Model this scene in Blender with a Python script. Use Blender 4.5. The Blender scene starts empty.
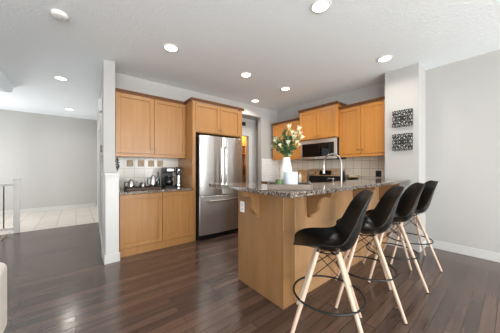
import bpy, bmesh, math, random
from mathutils import Vector, Matrix
random.seed(7)
S = bpy.context.scene
COL = S.collection
PI = math.pi

# ------------------------------------------------------------------ camera
CH = 1.24
cam = bpy.data.cameras.new('camera'); camo = bpy.data.objects.new('camera', cam); COL.objects.link(camo)
camo.location = (0, 0, CH); camo.rotation_euler = (PI/2, 0, math.radians(50.82-90))
cam.sensor_width = 36; cam.lens = 213.5/500*36; cam.shift_y = 0.004; cam.clip_start = 0.02
S.camera = camo
# ------------------------------------------------------------------ world, exposure
w = bpy.data.worlds.new('world'); S.world = w; w.use_nodes = True
w.node_tree.nodes['Background'].inputs[0].default_value = (0.80, 0.88, 1.0, 1)
w.node_tree.nodes['Background'].inputs[1].default_value = 1.0
S.view_settings.view_transform = 'Standard'; S.view_settings.look = 'None'
S.view_settings.exposure = -0.34; S.view_settings.gamma = 1.0
S.cycles.max_bounces = 8; S.cycles.diffuse_bounces = 5; S.cycles.glossy_bounces = 4
S.cycles.caustics_reflective = False; S.cycles.caustics_refractive = False
H = 2.81          # ceiling
XR = 4.33         # right wall
YK = 4.10         # far kitchen wall
YB = -6.0         # wall behind the camera
XL = -2.6         # left wall
# daylight through the back windows, and added fill along the left wall
def area(name, loc, rot, sx, sy, power, color, spread=PI):
    l = bpy.data.lights.new(name, 'AREA'); l.shape = 'RECTANGLE'; l.size = sx; l.size_y = sy
    l.energy = power; l.color = color; l.spread = spread
    o = bpy.data.objects.new(name, l); o.location = loc; o.rotation_euler = rot; COL.objects.link(o); return o
WIN = [(-1.7, 1.3), (0.9, 1.5), (3.2, 1.3)]     # centre x, width of the windows behind the camera
DAY = (0.96, 0.985, 1.0)
for cx, ww in WIN:
    area('window_and_fill_light', (cx, YB-0.10, 1.45), (PI/2-.12, 0, 0), ww, 1.9, 265, DAY)
for y in (-3.0, .6):
    area('window_and_fill_light', (XL-0.10, y, 1.45), (PI/2+.2, 0, -PI/2), 2.0, 1.9, 125 if y < 0 else 62, DAY)  # side fill, unseen left windows added to even out the light
area('hall_fill', (XL+.02, 7.2, 1.35), (PI/2, 0, -PI/2), 1.6, 1.9, 84, DAY)   # added fill light, brightens the hall from the left
CAN_POWER = 9.5
CAN_COL = (1.0, 0.93, 0.84)

# ------------------------------------------------------------------ materials
def lin(c): return tuple(((v/255)/12.92 if v/255 <= .04045 else ((v/255+.055)/1.055)**2.4) for v in c)
MATS = {}
ANR = 0.25
def mat(name, col=(200,200,200), rough=.5, metal=0, spec=.5, coat=0, noise=None, bump=None, emit=None, trans=0, ior=1.45, aniso=0):
    """noise=(scale_vec, amount, second colour)  bump=(scale, strength)"""
    m = bpy.data.materials.new(name); m.use_nodes = True
    nt = m.node_tree; b = nt.nodes['Principled BSDF']
    b.inputs['Base Color'].default_value = (*lin(col), 1)
    b.inputs['Roughness'].default_value = rough; b.inputs['Metallic'].default_value = metal
    b.inputs['Specular IOR Level'].default_value = spec; b.inputs['Coat Weight'].default_value = coat
    b.inputs['Coat Roughness'].default_value = .15
    b.inputs['Transmission Weight'].default_value = trans; b.inputs['IOR'].default_value = ior
    if aniso:
        b.inputs['Anisotropic'].default_value = aniso; b.inputs['Anisotropic Rotation'].default_value = ANR
        tg = nt.nodes.new('ShaderNodeTangent'); tg.direction_type = 'RADIAL'; tg.axis = 'Z'; nt.links.new(tg.outputs[0], b.inputs['Tangent'])
    if emit:
        b.inputs['Emission Color'].default_value = (*lin(emit[0]), 1); b.inputs['Emission Strength'].default_value = emit[1]
    tc = nt.nodes.new('ShaderNodeTexCoord')
    if noise:
        mp = nt.nodes.new('ShaderNodeMapping'); mp.inputs['Scale'].default_value = noise[0]
        nz = nt.nodes.new('ShaderNodeTexNoise'); nz.inputs['Scale'].default_value = 1; nz.inputs['Detail'].default_value = 4
        nz.inputs['Roughness'].default_value = .6
        rp = nt.nodes.new('ShaderNodeValToRGB')
        rp.color_ramp.elements[0].position = .5-noise[1]; rp.color_ramp.elements[1].position = .5+noise[1]
        rp.color_ramp.elements[0].color = (*lin(noise[2]), 1); rp.color_ramp.elements[1].color = (*lin(col), 1)
        nt.links.new(tc.outputs['Object'], mp.inputs[0]); nt.links.new(mp.outputs[0], nz.inputs['Vector'])
        nt.links.new(nz.outputs['Fac'], rp.inputs[0]); nt.links.new(rp.outputs[0], b.inputs['Base Color'])
    if bump:
        nz = nt.nodes.new('ShaderNodeTexNoise'); nz.inputs['Scale'].default_value = bump[0]; nz.inputs['Detail'].default_value = 3
        bp = nt.nodes.new('ShaderNodeBump'); bp.inputs['Strength'].default_value = bump[1]; bp.inputs['Distance'].default_value = .01
        nt.links.new(tc.outputs['Object'], nz.inputs['Vector']); nt.links.new(nz.outputs['Fac'], bp.inputs['Height'])
        nt.links.new(bp.outputs[0], b.inputs['Normal'])
    MATS[name] = m; return m

RAILW = mat('railing_white', (232,231,228), .4)
WALL = mat('wall_paint', (180,178,175), .7, bump=(120,.04))
CEIL = mat('ceiling_texture', (238,243,247), .9, bump=(40,.6))
TRIM = mat('white_trim', (200,199,196), .4)
MAPLE = mat('maple', (171,125,75), .36, noise=((26,26,1.6),.36,(150,104,58)), coat=.15)
MAPLE_D = mat('maple_honey', (202,141,70), .34, noise=((26,26,1.6),.32,(182,118,54)), coat=.15)
PANEL = mat('maple_panel', (152,112,72), .42, noise=((10,10,1.2),.30,(128,92,57)), coat=.1)
CROWN = mat('crown_wood', (112,72,40), .45, noise=((20,20,2),.3,(94,58,30)))
BARW_LIT = mat('maple_bar_wall_lit', (176,137,97), .45, noise=((14,14,1.5),.36,(158,120,82)), coat=.1)  # same maple as the panel, lightened in colour where daylight faces it
STEEL = mat('stainless', (214,212,210), .33, metal=1, noise=((2,2,60),.45,(200,198,196)), aniso=.85)
STEEL_D = mat('stainless_dark', (150,146,142), .3, metal=1)
CHROME = mat('chrome', (205,205,205), .18, metal=1)
BRUSHED = mat('brushed_nickel', (170,168,165), .36, metal=1)
NICKEL = mat('nickel', (120,112,102), .35, metal=1)
BLACKP = mat('black_plastic', (13,13,14), .38, spec=.5)
SHELL = mat('black_shell', (9,9,10), .34, spec=.4)
BLKMET = mat('black_metal', (20,20,20), .35, metal=.3)
BLKGLASS = mat('black_glass', (8,8,9), .06)
LEGWOOD = mat('pale_wood', (208,184,164), .45, noise=((40,40,4),.35,(190,164,142)))
WHITEC = mat('white_ceramic', (220,220,219), .25)
WHITEP = mat('white_plastic', (232,231,228), .4)
GLASS = mat('clear_glass', (245,248,248), .03, trans=1)
CANDLE = mat('candle_white', (192,200,206), .3)
GREENW = mat('green_candle', (72,94,46), .35)
LEAF = mat('leaf', (92,112,70), .5, noise=((30,30,30),.3,(134,150,108)))
LEAF_D = mat('leaf_dark', (50,78,44), .5)
PETAL = mat('petal', (236,230,204), .5)
PETALG = mat('bud', (205,190,120), .5)
STEM = mat('stem', (96,110,60), .6)
TRAYW = mat('tray_wood', (128,114,102), .6, noise=((6,30,6),.3,(102,90,80)))
BOARD = mat('board_wood', (196,152,100), .5, noise=((20,3,20),.3,(168,122,76)))
RUBBER = mat('rubber', (30,30,30), .7)
TAN = mat('tan', (170,130,85), .6)
AMBER = mat('amber', (176,120,52), .3)
DKBROWN = mat('dark_brown', (58,40,30), .5)
LINEN = mat('linen_white', (238,236,230), .85, bump=(300,.15))
LABELP = mat('paper_label', (214,206,190), .7)

def granite():
    m = mat('granite', (90,80,74), .07, spec=.6); nt = m.node_tree; b = nt.nodes['Principled BSDF']
    tc = nt.nodes.new('ShaderNodeTexCoord')
    v = nt.nodes.new('ShaderNodeTexVoronoi'); v.inputs['Scale'].default_value = 120
    n = nt.nodes.new('ShaderNodeTexNoise'); n.inputs['Scale'].default_value = 45; n.inputs['Detail'].default_value = 5
    mx = nt.nodes.new('ShaderNodeMix'); mx.data_type = 'FLOAT'; mx.inputs[0].default_value = .5
    sep = nt.nodes.new('ShaderNodeSeparateColor')
    nt.links.new(tc.outputs['Object'], v.inputs['Vector']); nt.links.new(tc.outputs['Object'], n.inputs['Vector'])
    nt.links.new(v.outputs['Color'], sep.inputs[0]); nt.links.new(sep.outputs[0], mx.inputs[2]); nt.links.new(n.outputs['Fac'], mx.inputs[3])
    r = nt.nodes.new('ShaderNodeValToRGB'); cr = r.color_ramp
    cr.elements[0].position = .25; cr.elements[0].color = (*lin((34,30,30)),1)
    cr.elements[1].position = .82; cr.elements[1].color = (*lin((190,182,172)),1)
    for p, c in ((.42,(74,62,56)),(.55,(120,106,96)),(.66,(140,128,118))):
        e = cr.elements.new(p); e.color = (*lin(c),1)
    nt.links.new(mx.outputs[0], r.inputs[0]); nt.links.new(r.outputs[0], b.inputs['Base Color'])
    return m
GRANITE = granite()

def brickmat(name, c1, c2, mortar, bw, rh, ms, rough, rot=(0,0,0), offset=.5, bumpd=.3, sq=1, noise=None, coord='Object', spec=.5, mrough=None):
    m = mat(name, c1, rough, spec=spec); nt = m.node_tree; b = nt.nodes['Principled BSDF']
    tc = nt.nodes.new('ShaderNodeTexCoord'); mp = nt.nodes.new('ShaderNodeMapping'); mp.inputs['Rotation'].default_value = rot
    br = nt.nodes.new('ShaderNodeTexBrick'); br.offset = offset; br.squash = sq
    br.inputs['Color1'].default_value = (*lin(c1),1); br.inputs['Color2'].default_value = (*lin(c2),1); br.inputs['Mortar'].default_value = (*lin(mortar),1)
    br.inputs['Scale'].default_value = 1; br.inputs['Mortar Size'].default_value = ms; br.inputs['Mortar Smooth'].default_value = .2
    br.inputs['Brick Width'].default_value = bw; br.inputs['Row Height'].default_value = rh; br.inputs['Bias'].default_value = 0
    nt.links.new(tc.outputs[coord], mp.inputs[0]); nt.links.new(mp.outputs[0], br.inputs['Vector'])
    out = br.outputs['Color']
    if noise:
        mp2 = nt.nodes.new('ShaderNodeMapping'); mp2.inputs['Scale'].default_value = noise[0]
        nz = nt.nodes.new('ShaderNodeTexNoise'); nz.inputs['Scale'].default_value = 1; nz.inputs['Detail'].default_value = 5
        nt.links.new(tc.outputs[coord], mp2.inputs[0]); nt.links.new(mp2.outputs[0], nz.inputs['Vector'])
        mm = nt.nodes.new('ShaderNodeMapRange'); mm.inputs[1].default_value = .3; mm.inputs[2].default_value = .7
        mm.inputs[3].default_value = 1-noise[1]; mm.inputs[4].default_value = 1+noise[1]
        nt.links.new(nz.outputs['Fac'], mm.inputs[0])
        mul = nt.nodes.new('ShaderNodeMix'); mul.data_type = 'RGBA'; mul.blend_type = 'MULTIPLY'; mul.inputs[0].default_value = 1
        nt.links.new(out, mul.inputs[6]); nt.links.new(mm.outputs[0], mul.inputs[7]); out = mul.outputs[2]
        # wear changes the gloss a little
        m2 = nt.nodes.new('ShaderNodeMapRange'); m2.inputs[1].default_value = .3; m2.inputs[2].default_value = .7
        m2.inputs[3].default_value = rough-.05; m2.inputs[4].default_value = rough+.07
        nt.links.new(nz.outputs['Fac'], m2.inputs[0]); nt.links.new(m2.outputs[0], b.inputs['Roughness'])
    nt.links.new(out, b.inputs['Base Color'])
    bp = nt.nodes.new('ShaderNodeBump'); bp.inputs['Strength'].default_value = bumpd; bp.inputs['Distance'].default_value = .002; bp.invert = True
    nt.links.new(br.outputs['Fac'], bp.inputs['Height']); nt.links.new(bp.outputs[0], b.inputs['Normal'])
    return m
FLOORM = brickmat('hardwood', (98,76,66), (66,52,46), (32,25,24), 1.1, .083, .0026, .18, noise=((1.2,30,30),.2), spec=1.0, offset=.37)
TILEF = brickmat('floor_tile', (214,206,196), (206,198,188), (160,150,142), .33, .33, .006, .35, offset=0)
# backsplashes are thin slabs whose tile pattern runs in the plane of the wall
SPLASH_Y = brickmat('splash_tile', (222,216,207), (215,209,199), (190,184,175), .155, .155, .004, .2, rot=(PI/2,0,0), offset=0)
SPLASH_W = brickmat('splash_tile_corner', (232,230,226), (228,226,221), (205,202,197), .15, .075, .003, .2, rot=(PI/2,0,0), offset=.5)
SPLASH_X = brickmat('splash_tile_range', (234,220,202), (224,210,192), (176,162,146), .155, .155, .004, .2, rot=(0,PI/2,0), offset=0)

def damask():
    m = mat('damask_print', (20,20,20), .6); nt = m.node_tree; b = nt.nodes['Principled BSDF']
    tc = nt.nodes.new('ShaderNodeTexCoord'); sp = nt.nodes.new('ShaderNodeSeparateXYZ'); nt.links.new(tc.outputs['Object'], sp.inputs[0])
    ab = nt.nodes.new('ShaderNodeMath'); ab.operation = 'ABSOLUTE'; nt.links.new(sp.outputs['Y'], ab.inputs[0])
    az = nt.nodes.new('ShaderNodeMath'); az.operation = 'ABSOLUTE'; nt.links.new(sp.outputs['Z'], az.inputs[0])
    cb = nt.nodes.new('ShaderNodeCombineXYZ'); nt.links.new(ab.outputs[0], cb.inputs[0]); nt.links.new(az.outputs[0], cb.inputs[1])
    n = nt.nodes.new('ShaderNodeTexNoise'); n.inputs['Scale'].default_value = 52; n.inputs['Detail'].default_value = 1.5; n.inputs['Distortion'].default_value = 1.6
    nt.links.new(cb.outputs[0], n.inputs['Vector'])
    r = nt.nodes.new('ShaderNodeValToRGB'); r.color_ramp.interpolation = 'LINEAR'
    r.color_ramp.elements[0].position = .59; r.color_ramp.elements[0].color = (*lin((26,25,25)),1)
    r.color_ramp.elements[1].position = .62; r.color_ramp.elements[1].color = (*lin((226,224,220)),1)
    nt.links.new(n.outputs['Fac'], r.inputs[0]); nt.links.new(r.outputs[0], b.inputs['Base Color']); return m
DAMASK = damask()

# ------------------------------------------------------------------ mesh helpers
class MB:
    def __init__(s, M=None): s.bm = bmesh.new(); s.M = M or Matrix.Identity(4)
    def _v(s, p): return s.bm.verts.new(s.M @ Vector(p))
    def box(s, x0, x1, y0, y1, z0, z1):
        if x0 > x1: x0, x1 = x1, x0
        if y0 > y1: y0, y1 = y1, y0
        if z0 > z1: z0, z1 = z1, z0
        v = [s._v(p) for p in ((x0,y0,z0),(x1,y0,z0),(x1,y1,z0),(x0,y1,z0),(x0,y0,z1),(x1,y0,z1),(x1,y1,z1),(x0,y1,z1))]
        for f in ((3,2,1,0),(4,5,6,7),(0,1,5,4),(1,2,6,5),(2,3,7,6),(3,0,4,7)): s.bm.faces.new([v[i] for i in f])
        return s
    def prism(s, pts, z0, z1, axis='z'):
        """polygon pts (a,b) extruded: axis z -> (a,b,z); x -> (t,a,b); y -> (a,t,b)"""
        def P(a, b, t): return (a,b,t) if axis == 'z' else ((t,a,b) if axis == 'x' else (a,t,b))
        A = [s._v(P(a,b,z0)) for a,b in pts]; B = [s._v(P(a,b,z1)) for a,b in pts]; n = len(pts)
        s.bm.faces.new(A[::-1]); s.bm.faces.new(B)
        for i in range(n): s.bm.faces.new((A[i], A[(i+1)%n], B[(i+1)%n], B[i]))
        return s
    def tube(s, pts, r, seg=10, closed=False, caps=True):
        pts = [Vector(p) for p in pts]; n = len(pts); rr = r if isinstance(r, (list, tuple)) else [r]*n
        rings = []; up = None
        for i, p in enumerate(pts):
            if closed: t = pts[(i+1)%n]-pts[i-1]
            else: t = pts[min(i+1,n-1)]-pts[max(i-1,0)]
            t.normalize()
            if up is None:
                up = Vector((0,0,1)) if abs(t.z) < .9 else Vector((1,0,0))
            a = (up - t*up.dot(t)).normalized(); up = a; b = t.cross(a)
            rings.append([s._v(p + (a*math.cos(2*PI*k/seg)+b*math.sin(2*PI*k/seg))*rr[i]) for k in range(seg)])
        m = n if closed else n-1
        for i in range(m):
            A, B = rings[i], rings[(i+1)%n]
            for k in range(seg): s.bm.faces.new((A[k], A[(k+1)%seg], B[(k+1)%seg], B[k]))
        if caps and not closed: s.bm.faces.new(rings[0][::-1]); s.bm.faces.new(rings[-1])
        return s
    def lathe(s, prof, c=(0,0,0), seg=32):
        rings = []
        for r, z in prof:
            if r < 1e-5: rings.append([s._v((c[0],c[1],c[2]+z))])
            else: rings.append([s._v((c[0]+r*math.cos(2*PI*k/seg), c[1]+r*math.sin(2*PI*k/seg), c[2]+z)) for k in range(seg)])
        for A, B in zip(rings, rings[1:]):
            for k in range(seg):
                a0, a1 = A[k%len(A)], A[(k+1)%len(A)]; b0, b1 = B[k%len(B)], B[(k+1)%len(B)]
                f = []
                for v in (a0,a1,b1,b0):
                    if v not in f: f.append(v)
                if len(f) > 2: s.bm.faces.new(f)
        return s
    def build(s, name, m, parent=None, bevel=0, smooth=35, seg=2):
        bmesh.ops.recalc_face_normals(s.bm, faces=s.bm.faces)
        me = bpy.data.meshes.new(name); s.bm.to_mesh(me); s.bm.free()
        me.materials.append(m)
        o = bpy.data.objects.new(name, me); COL.objects.link(o)
        if parent is not None:
            o.parent = parent
            root = parent
            while root.parent: root = root.parent
            if not root.get('local'): me.transform(Matrix.Translation(-root.location))
        if smooth:
            for p in me.polygons: p.use_smooth = True
            me.set_sharp_from_angle(angle=math.radians(smooth))
        if bevel:
            b = o.modifiers.new('bevel', 'BEVEL'); b.width = bevel; b.segments = seg; b.limit_method = 'ANGLE'; b.angle_limit = math.radians(40)
        return o
def thing(name, label, cat, loc, group=None, local=False):
    o = bpy.data.objects.new(name, None); o.empty_display_size = .1; COL.objects.link(o); o.location = loc
    o['label'] = label; o['category'] = cat
    if group: o['group'] = group
    if local: o['local'] = 1
    return o
def tag(o, label, cat, group=None):
    o['label'] = label; o['category'] = cat
    if group: o['group'] = group
    return o
def recenter(o):
    me = o.data; lo = Vector((min(v.co.x for v in me.vertices), min(v.co.y for v in me.vertices), min(v.co.z for v in me.vertices)))
    hi = Vector((max(v.co.x for v in me.vertices), max(v.co.y for v in me.vertices), max(v.co.z for v in me.vertices)))
    c = Vector(((lo.x+hi.x)/2, (lo.y+hi.y)/2, (lo.z+hi.z)/2)); me.transform(Matrix.Translation(-c)); o.location = c; return o
def struct(o): o['kind'] = 'structure'; return o
def copy_tree(o, parent=None):
    c = o.copy(); COL.objects.link(c)
    if parent is not None: c.parent = parent; c.matrix_parent_inverse = o.matrix_parent_inverse
    for ch in list(o.children): copy_tree(ch, c)
    return c

# ================================================================== THE SETTING
# floor with the opening of the stairwell left free
SX0, SX1, SY0, SY1 = XL, -1.02, 2.9, 5.92
fl = MB()
fl.box(XL, XR, -.4, SY0, -.2, 0).box(SX1, XR, SY0, 6.03, -.2, 0).box(XL, SX1, SY1, 6.03, -.2, 0)
struct(fl.build('floor', FLOORM))
struct(MB().box(XL, XR, 6.03, 8.7, -.2, 0).build('floor_tile', TILEF))
struct(MB().box(XL, XR, YB, -.4, -.2, .006).build('floor_bounce', mat('bounce_carpet', (226,220,210), .95, bump=(200,.4))))  # unseen pale floor added to bounce daylight onto the ceiling
MATS['lower'] = mat('lower_carpet', (120,108,98), .9)
struct(MB().box(XL, SX1, SY0, SY1, -1.5, -1.4).build('floor_lower', MATS['lower']))
struct(MB().box(SX1-.035, SX1+.03, SY0, SY1+.03, .0, .012).box(XL, SX1-.035, SY1-.03, SY1+.035, .0, .012).build('trim_1', mat('nosing', (150,126,108), .3)))
struct(MB().box(SX1, SX1+.02, SY0, SY1, -1.4, -.2).box(XL, SX1, SY1, SY1+.02, -1.4, -.2).box(XL, SX1, SY0-.02, SY0, -1.4, -.2).build('wall_stairwell', WALL))
struct(MB().box(XL-.15, XR+.15, YB-.15, 8.75, H, H+.1).build('ceiling', CEIL))
struct(MB().box(XR, XR+.12, YB, YK+.1, 0, H).build('wall_right', WALL))
struct(MB().box(XL, .7, 8.55, 8.67, 0, H).build('wall_hall_end', WALL))
# left wall with two openings added for fill light, back wall with three windows
lw = MB(); lw.box(XL-.12, XL, YB, -4.0, -1.5, H).box(XL-.12, XL, -2.0, -.4, -1.5, H).box(XL-.12, XL, 1.6, 8.67, -1.5, H)
for a_, b_ in ((-4, -2), (-.4, 1.6)): lw.box(XL-.12, XL, a_, b_, -1.5, .5).box(XL-.12, XL, a_, b_, 2.4, H)
struct(lw.build('wall_left', WALL))
bw = MB(); xs = [XL]
for cx, ww in WIN: xs += [cx-ww/2, cx+ww/2]
xs.append(XR)
for i in range(0, len(xs), 2): bw.box(xs[i], xs[i+1], YB-.12, YB, 0, H)
for cx, ww in WIN: bw.box(cx-ww/2, cx+ww/2, YB-.12, YB, 0, .5).box(cx-ww/2, cx+ww/2, YB-.12, YB, 2.4, H)
struct(bw.build('wall_back', WALL))
for i, (cx, ww) in enumerate(WIN):
    f = MB(); y0, y1 = YB-.06, YB-.02
    for a, b_, c, d in ((cx-ww/2, cx-ww/2+.05, .5, 2.4), (cx+ww/2-.05, cx+ww/2, .5, 2.4), (cx-.02, cx+.02, .5, 2.4)): f.box(a, b_, y0, y1, c, d)
    f.box(cx-ww/2+.05, cx-.02, y0, y1, .5, .55).box(cx+.02, cx+ww/2-.05, y0, y1, .5, .55).box(cx-ww/2+.05, cx-.02, y0, y1, 2.35, 2.4).box(cx+.02, cx+ww/2-.05, y0, y1, 2.35, 2.4)
    struct(f.build('window_%d' % (i+1), TRIM))
f = MB()
for a, b_ in ((-4,-3.95),(-3.02,-2.98),(-2.05,-2)): f.box(XL-.06, XL-.02, a, b_, .5, 2.4)
struct(f.build('window_4', TRIM))  # frame of the added left fill window
f = MB()
for a, b_ in ((-.4,-.35),(.58,.62),(1.55,1.6)): f.box(XL-.06, XL-.02, a, b_, .5, 2.4)
struct(f.build('window_5', TRIM))  # frame of the second added fill window

# wall between hall and kitchen: runs back at a slight angle, end face at Y=3.7
hall = [(.306,3.70),(.448,3.70),(.448,4.22),(.66,8.55),(.535,8.55)]
struct(MB().prism(hall, 0, H).build('wall_hall', WALL))
pw = MB().box(.295, .448, 3.325, 3.695, 0, 1.150)
struct(pw.build('wall_pony', TRIM, bevel=.004))
struct(MB().box(.283, .458, 3.31, 3.70, 1.150, 1.178).box(.289, .452, 3.317, 3.70, 1.128, 1.150).build('trim_3', TRIM, bevel=.003))
struct(MB().box(.281, .458, 3.308, 3.325, 0, .12).box(.281, .295, 3.325, 3.70, 0, .12).build('baseboard_pony', TRIM, bevel=.004))
def hx(y): return .306+(y-3.7)*(.535-.306)/(8.55-3.7)
struct(MB().prism([(hx(3.7)-.014,3.7),(hx(3.7),3.7),(hx(8.53),8.53),(hx(8.53)-.014,8.53)], 0, .12).build('baseboard_hall', TRIM))
struct(MB().box(XL, .5, 8.53, 8.55, 0, .12).build('baseboard_hall_end', TRIM))
# door casing on the hall wall
dc = MB()
for y0, y1 in ((5.0,5.09),(5.92,6.01)):
    dc.prism([(hx(y0)-.02,y0),(hx(y0),y0),(hx(y1),y1),(hx(y1)-.02,y1)], 0, 2.15)
dc.prism([(hx(5.09)-.02,5.09),(hx(5.09),5.09),(hx(5.92),5.92),(hx(5.92)-.02,5.92)], 2.06, 2.15)
struct(dc.build('trim_4', TRIM, bevel=.003))
d1 = MB().prism([(hx(5.09)-.006,5.09),(hx(5.09),5.09),(hx(5.92),5.92),(hx(5.92)-.006,5.92)], .01, 2.06)
struct(d1.build('door_1', TRIM))

# far kitchen wall, niche with the pantry door
kw = MB().box(.448, 2.60, YK, YK+.12, 0, H).box(3.72, XR, YK, YK+.12, 0, H).box(2.60, 3.72, YK, YK+.12, 2.56, H)
struct(kw.build('wall_kitchen', WALL))
NY = 4.45
kn = MB().prism([(3.72,YK+.12),(3.80,YK+.12),(3.96,NY),(3.88,NY)], 0, 2.56).box(2.48, 2.60, YK+.12, NY, 0, 2.56)
kn.box(2.48, 2.78, NY, NY+.1, 0, 2.56).box(3.58, 3.96, NY, NY+.1, 0, 2.56).box(2.78, 3.58, NY, NY+.1, 2.10, 2.56)
struct(kn.build('wall_niche', WALL))
struct(MB().box(2.48, 3.96, YK+.12, NY+.1, 2.56, 2.62).build('ceiling_niche', WALL))
struct(MB().box(2.69, 2.78, NY-.02, NY, 0, 2.19).box(3.58, 3.67, NY-.02, NY, 0, 2.19).box(2.78, 3.58, NY-.02, NY, 2.10, 2.19).box(2.66, 3.70, NY-.035, NY, 2.19, 2.215).build('trim_5', TRIM, bevel=.003))
pr = MB().box(2.9, 2.96, NY+.1, 5.5, 0, 2.5).box(4.75, 4.81, NY+.1, 5.5, 0, 2.5).box(2.9, 4.81, 5.5, 5.56, 0, 2.5).box(3.96, 4.81, NY, NY+.1, 0, 2.5)
struct(pr.build('wall_pantry', WALL))
struct(MB().box(2.9, 4.81, NY+.1, 5.56, 2.5, 2.56).build('ceiling_pantry', WALL))
# column that ends the peninsula
struct(MB().box(3.94, XR, .872, 1.322, 0, H).build('wall_column', WALL))
struct(MB().box(XR-.015, XR, YB, .857, 0, .125).build('baseboard_right', TRIM, bevel=.004))
struct(MB().box(3.925, XR-.015, .857, .872, 0, .125).box(3.925, 3.94, .872, 1.285, 0, .125).build('baseboard_column', TRIM, bevel=.004))
struct(MB().box(XL, XR, YB, YB+.015, .006, .12).build('baseboard_back', TRIM))
# stub of wall and bulkhead at the far left
struct(MB().box(XL, -.985, 4.60, 4.72, 0, H).build('wall_stub', WALL))
struct(MB().prism([(4.72,H),(6.1,H),(5.9,2.66),(4.72,2.36)], -2.59, -.93, axis='x').build('wall_bulkhead', CEIL))

# ================================================================== CABINETS
def frameM(kind, at):
    """door frame: local (u, n, z): u to the viewer's right, n outwards from the front."""
    if kind == '-Y': return Matrix(((1,0,0,0),(0,-1,0,at),(0,0,1,0),(0,0,0,1)))
    if kind == '-X': return Matrix(((0,-1,0,at),(-1,0,0,0),(0,0,1,0),(0,0,0,1)))     # u = -Y
    if kind == '+Y': return Matrix(((-1,0,0,0),(0,1,0,at),(0,0,1,0),(0,0,0,1)))      # u = -X
def door(parent, M, u0, u1, z0, z1, m, knob=None, rail=.06, name='door', label=None):
    b = MB(M); t = .022; g = .0028
    u0 += g; u1 -= g; z0 += g; z1 -= g
    b.box(u0, u0+rail, 0, t, z0, z1).box(u1-rail, u1, 0, t, z0, z1)
    b.box(u0+rail, u1-rail, 0, t, z0, z0+rail).box(u0+rail, u1-rail, 0, t, z1-rail, z1)
    b.box(u0+rail, u1-rail, 0, t-.013, z0+rail, z1-rail)
    o = b.build(name, m, parent, bevel=.0018, seg=1)
    if knob:
        ku, kz = knob; k = MB(M)
        k.tube([(ku,t,kz),(ku,t+.016,kz)], .005, 8)
        k.box(ku-.02, ku+.02, t+.016, t+.026, kz-.006, kz+.006)
        k.build('knob', NICKEL, o, bevel=.002, seg=1)
    return o
def crown(parent, M, u0, u1, nb, nf, z, m=CROWN, left=True, right=True):
    """crown moulding around the front (n=nf) and sides back to n=nb"""
    b = MB(M); o = .032; h = .046
    prof = [(0,0),(.012,0),(.018,.02),(o,h-.012),(o,h),(0,h)]
    L = u0-(o if left else 0); Rr = u1+(o if right else 0)
    b.prism([(nf+a, z+c) for a, c in prof], L if left else u0, Rr if right else u1, axis='x')
    if left: b.prism([(u0-a, z+c) for a, c in prof], nb, nf+.001, axis='y')
    if right: b.prism([(u1+a, z+c) for a, c in prof], nb, nf+.001, axis='y')
    return b.build('crown_moulding', m, parent)

# --- left run: upper cabinet
YU = 3.74      # carcass front of uppers
uc = thing('wall_cabinet', 'pair of light maple wall cabinet doors above the coffee counter, left of the fridge', 'cabinet', (1.0, YU, 1.43))
MB().box(.452, 1.538, YU, YK-.001, 1.46, 2.39).build('cabinet_body', MAPLE, uc)
MU = frameM('-Y', YU)
door(uc, MU, .455, .998, 1.475, 2.385, MAPLE, (.965, 1.56))
door(uc, MU, .998, 1.536, 1.475, 2.385, MAPLE, (1.03, 1.56))
MB().box(.452, 1.538, YU-.018, YU+.01, 1.425, 1.46).build('light_rail', MAPLE, uc, bevel=.002)
crown(uc, MU, .452, 1.505, -.3, .018, 2.385, left=False, right=False)
# --- base cabinet
YF = 3.44
bc = thing('base_cabinet', 'light maple two-door base cabinet under the coffee counter', 'cabinet', (1.0, YF, 0))
MB().box(.46, 1.538, YF, YK-.012, 0.0, .875).build('cabinet_body', MAPLE, bc)
MF = frameM('-Y', YF)
door(bc, MF, .465, 1.038, .115, .87, MAPLE, (1.0, .80))
door(bc, MF, 1.038, 1.536, .115, .87, MAPLE, (1.075, .80))
MB().box(.46, 1.538, YF-.012, YF, 0, .108).build('toe_board', MAPLE, bc, bevel=.002)
tag(recenter(MB().box(.46, 1.538, YF-.04, YK-.012, .877, .912).build('worktop', GRANITE, bevel=.004)), 'short dark speckled granite worktop carrying the coffee maker', 'countertop')
struct(MB().box(.45, 1.538, YK-.01, YK, .90, 1.46).build('wall_backsplash', SPLASH_Y))
deco = mat('deco_tile', (190,168,140), .35, metal=.2, noise=((45,45,45),.2,(112,92,70)), bump=(80,.6))
for i, x in enumerate((.71,.88,1.045,1.20)):
    struct(MB().box(x-.052, x+.052, YK-.015, YK-.0101, 1.275, 1.385).build('trim_%d' % (6+i), deco, bevel=.003))
# --- fridge surround
FC = thing('fridge_cabinet', 'maple cabinet and side panels built around the fridge', 'cabinet', (2.07, 3.42, 0))
YC = 3.46
MB().box(1.54, 1.598, YC-.02, YK-.001, 0, 2.40).build('side_panel', MAPLE, FC, bevel=.002)
MB().box(2.555, 2.60, YC-.02, YK-.001, 0, 2.40).build('side_panel', MAPLE, FC, bevel=.002)
MB().box(1.599, 2.554, YC, YK-.001, 1.87, 2.40).build('cabinet_body', MAPLE, FC)
MC = frameM('-Y', YC)
door(FC, MC, 1.600, 2.085, 1.88, 2.39, MAPLE, (2.05, 1.945))
door(FC, MC, 2.085, 2.556, 1.88, 2.39, MAPLE, (2.12, 1.945))
crown(FC, MC, 1.54, 2.60, -.62, .022, 2.40)
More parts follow.
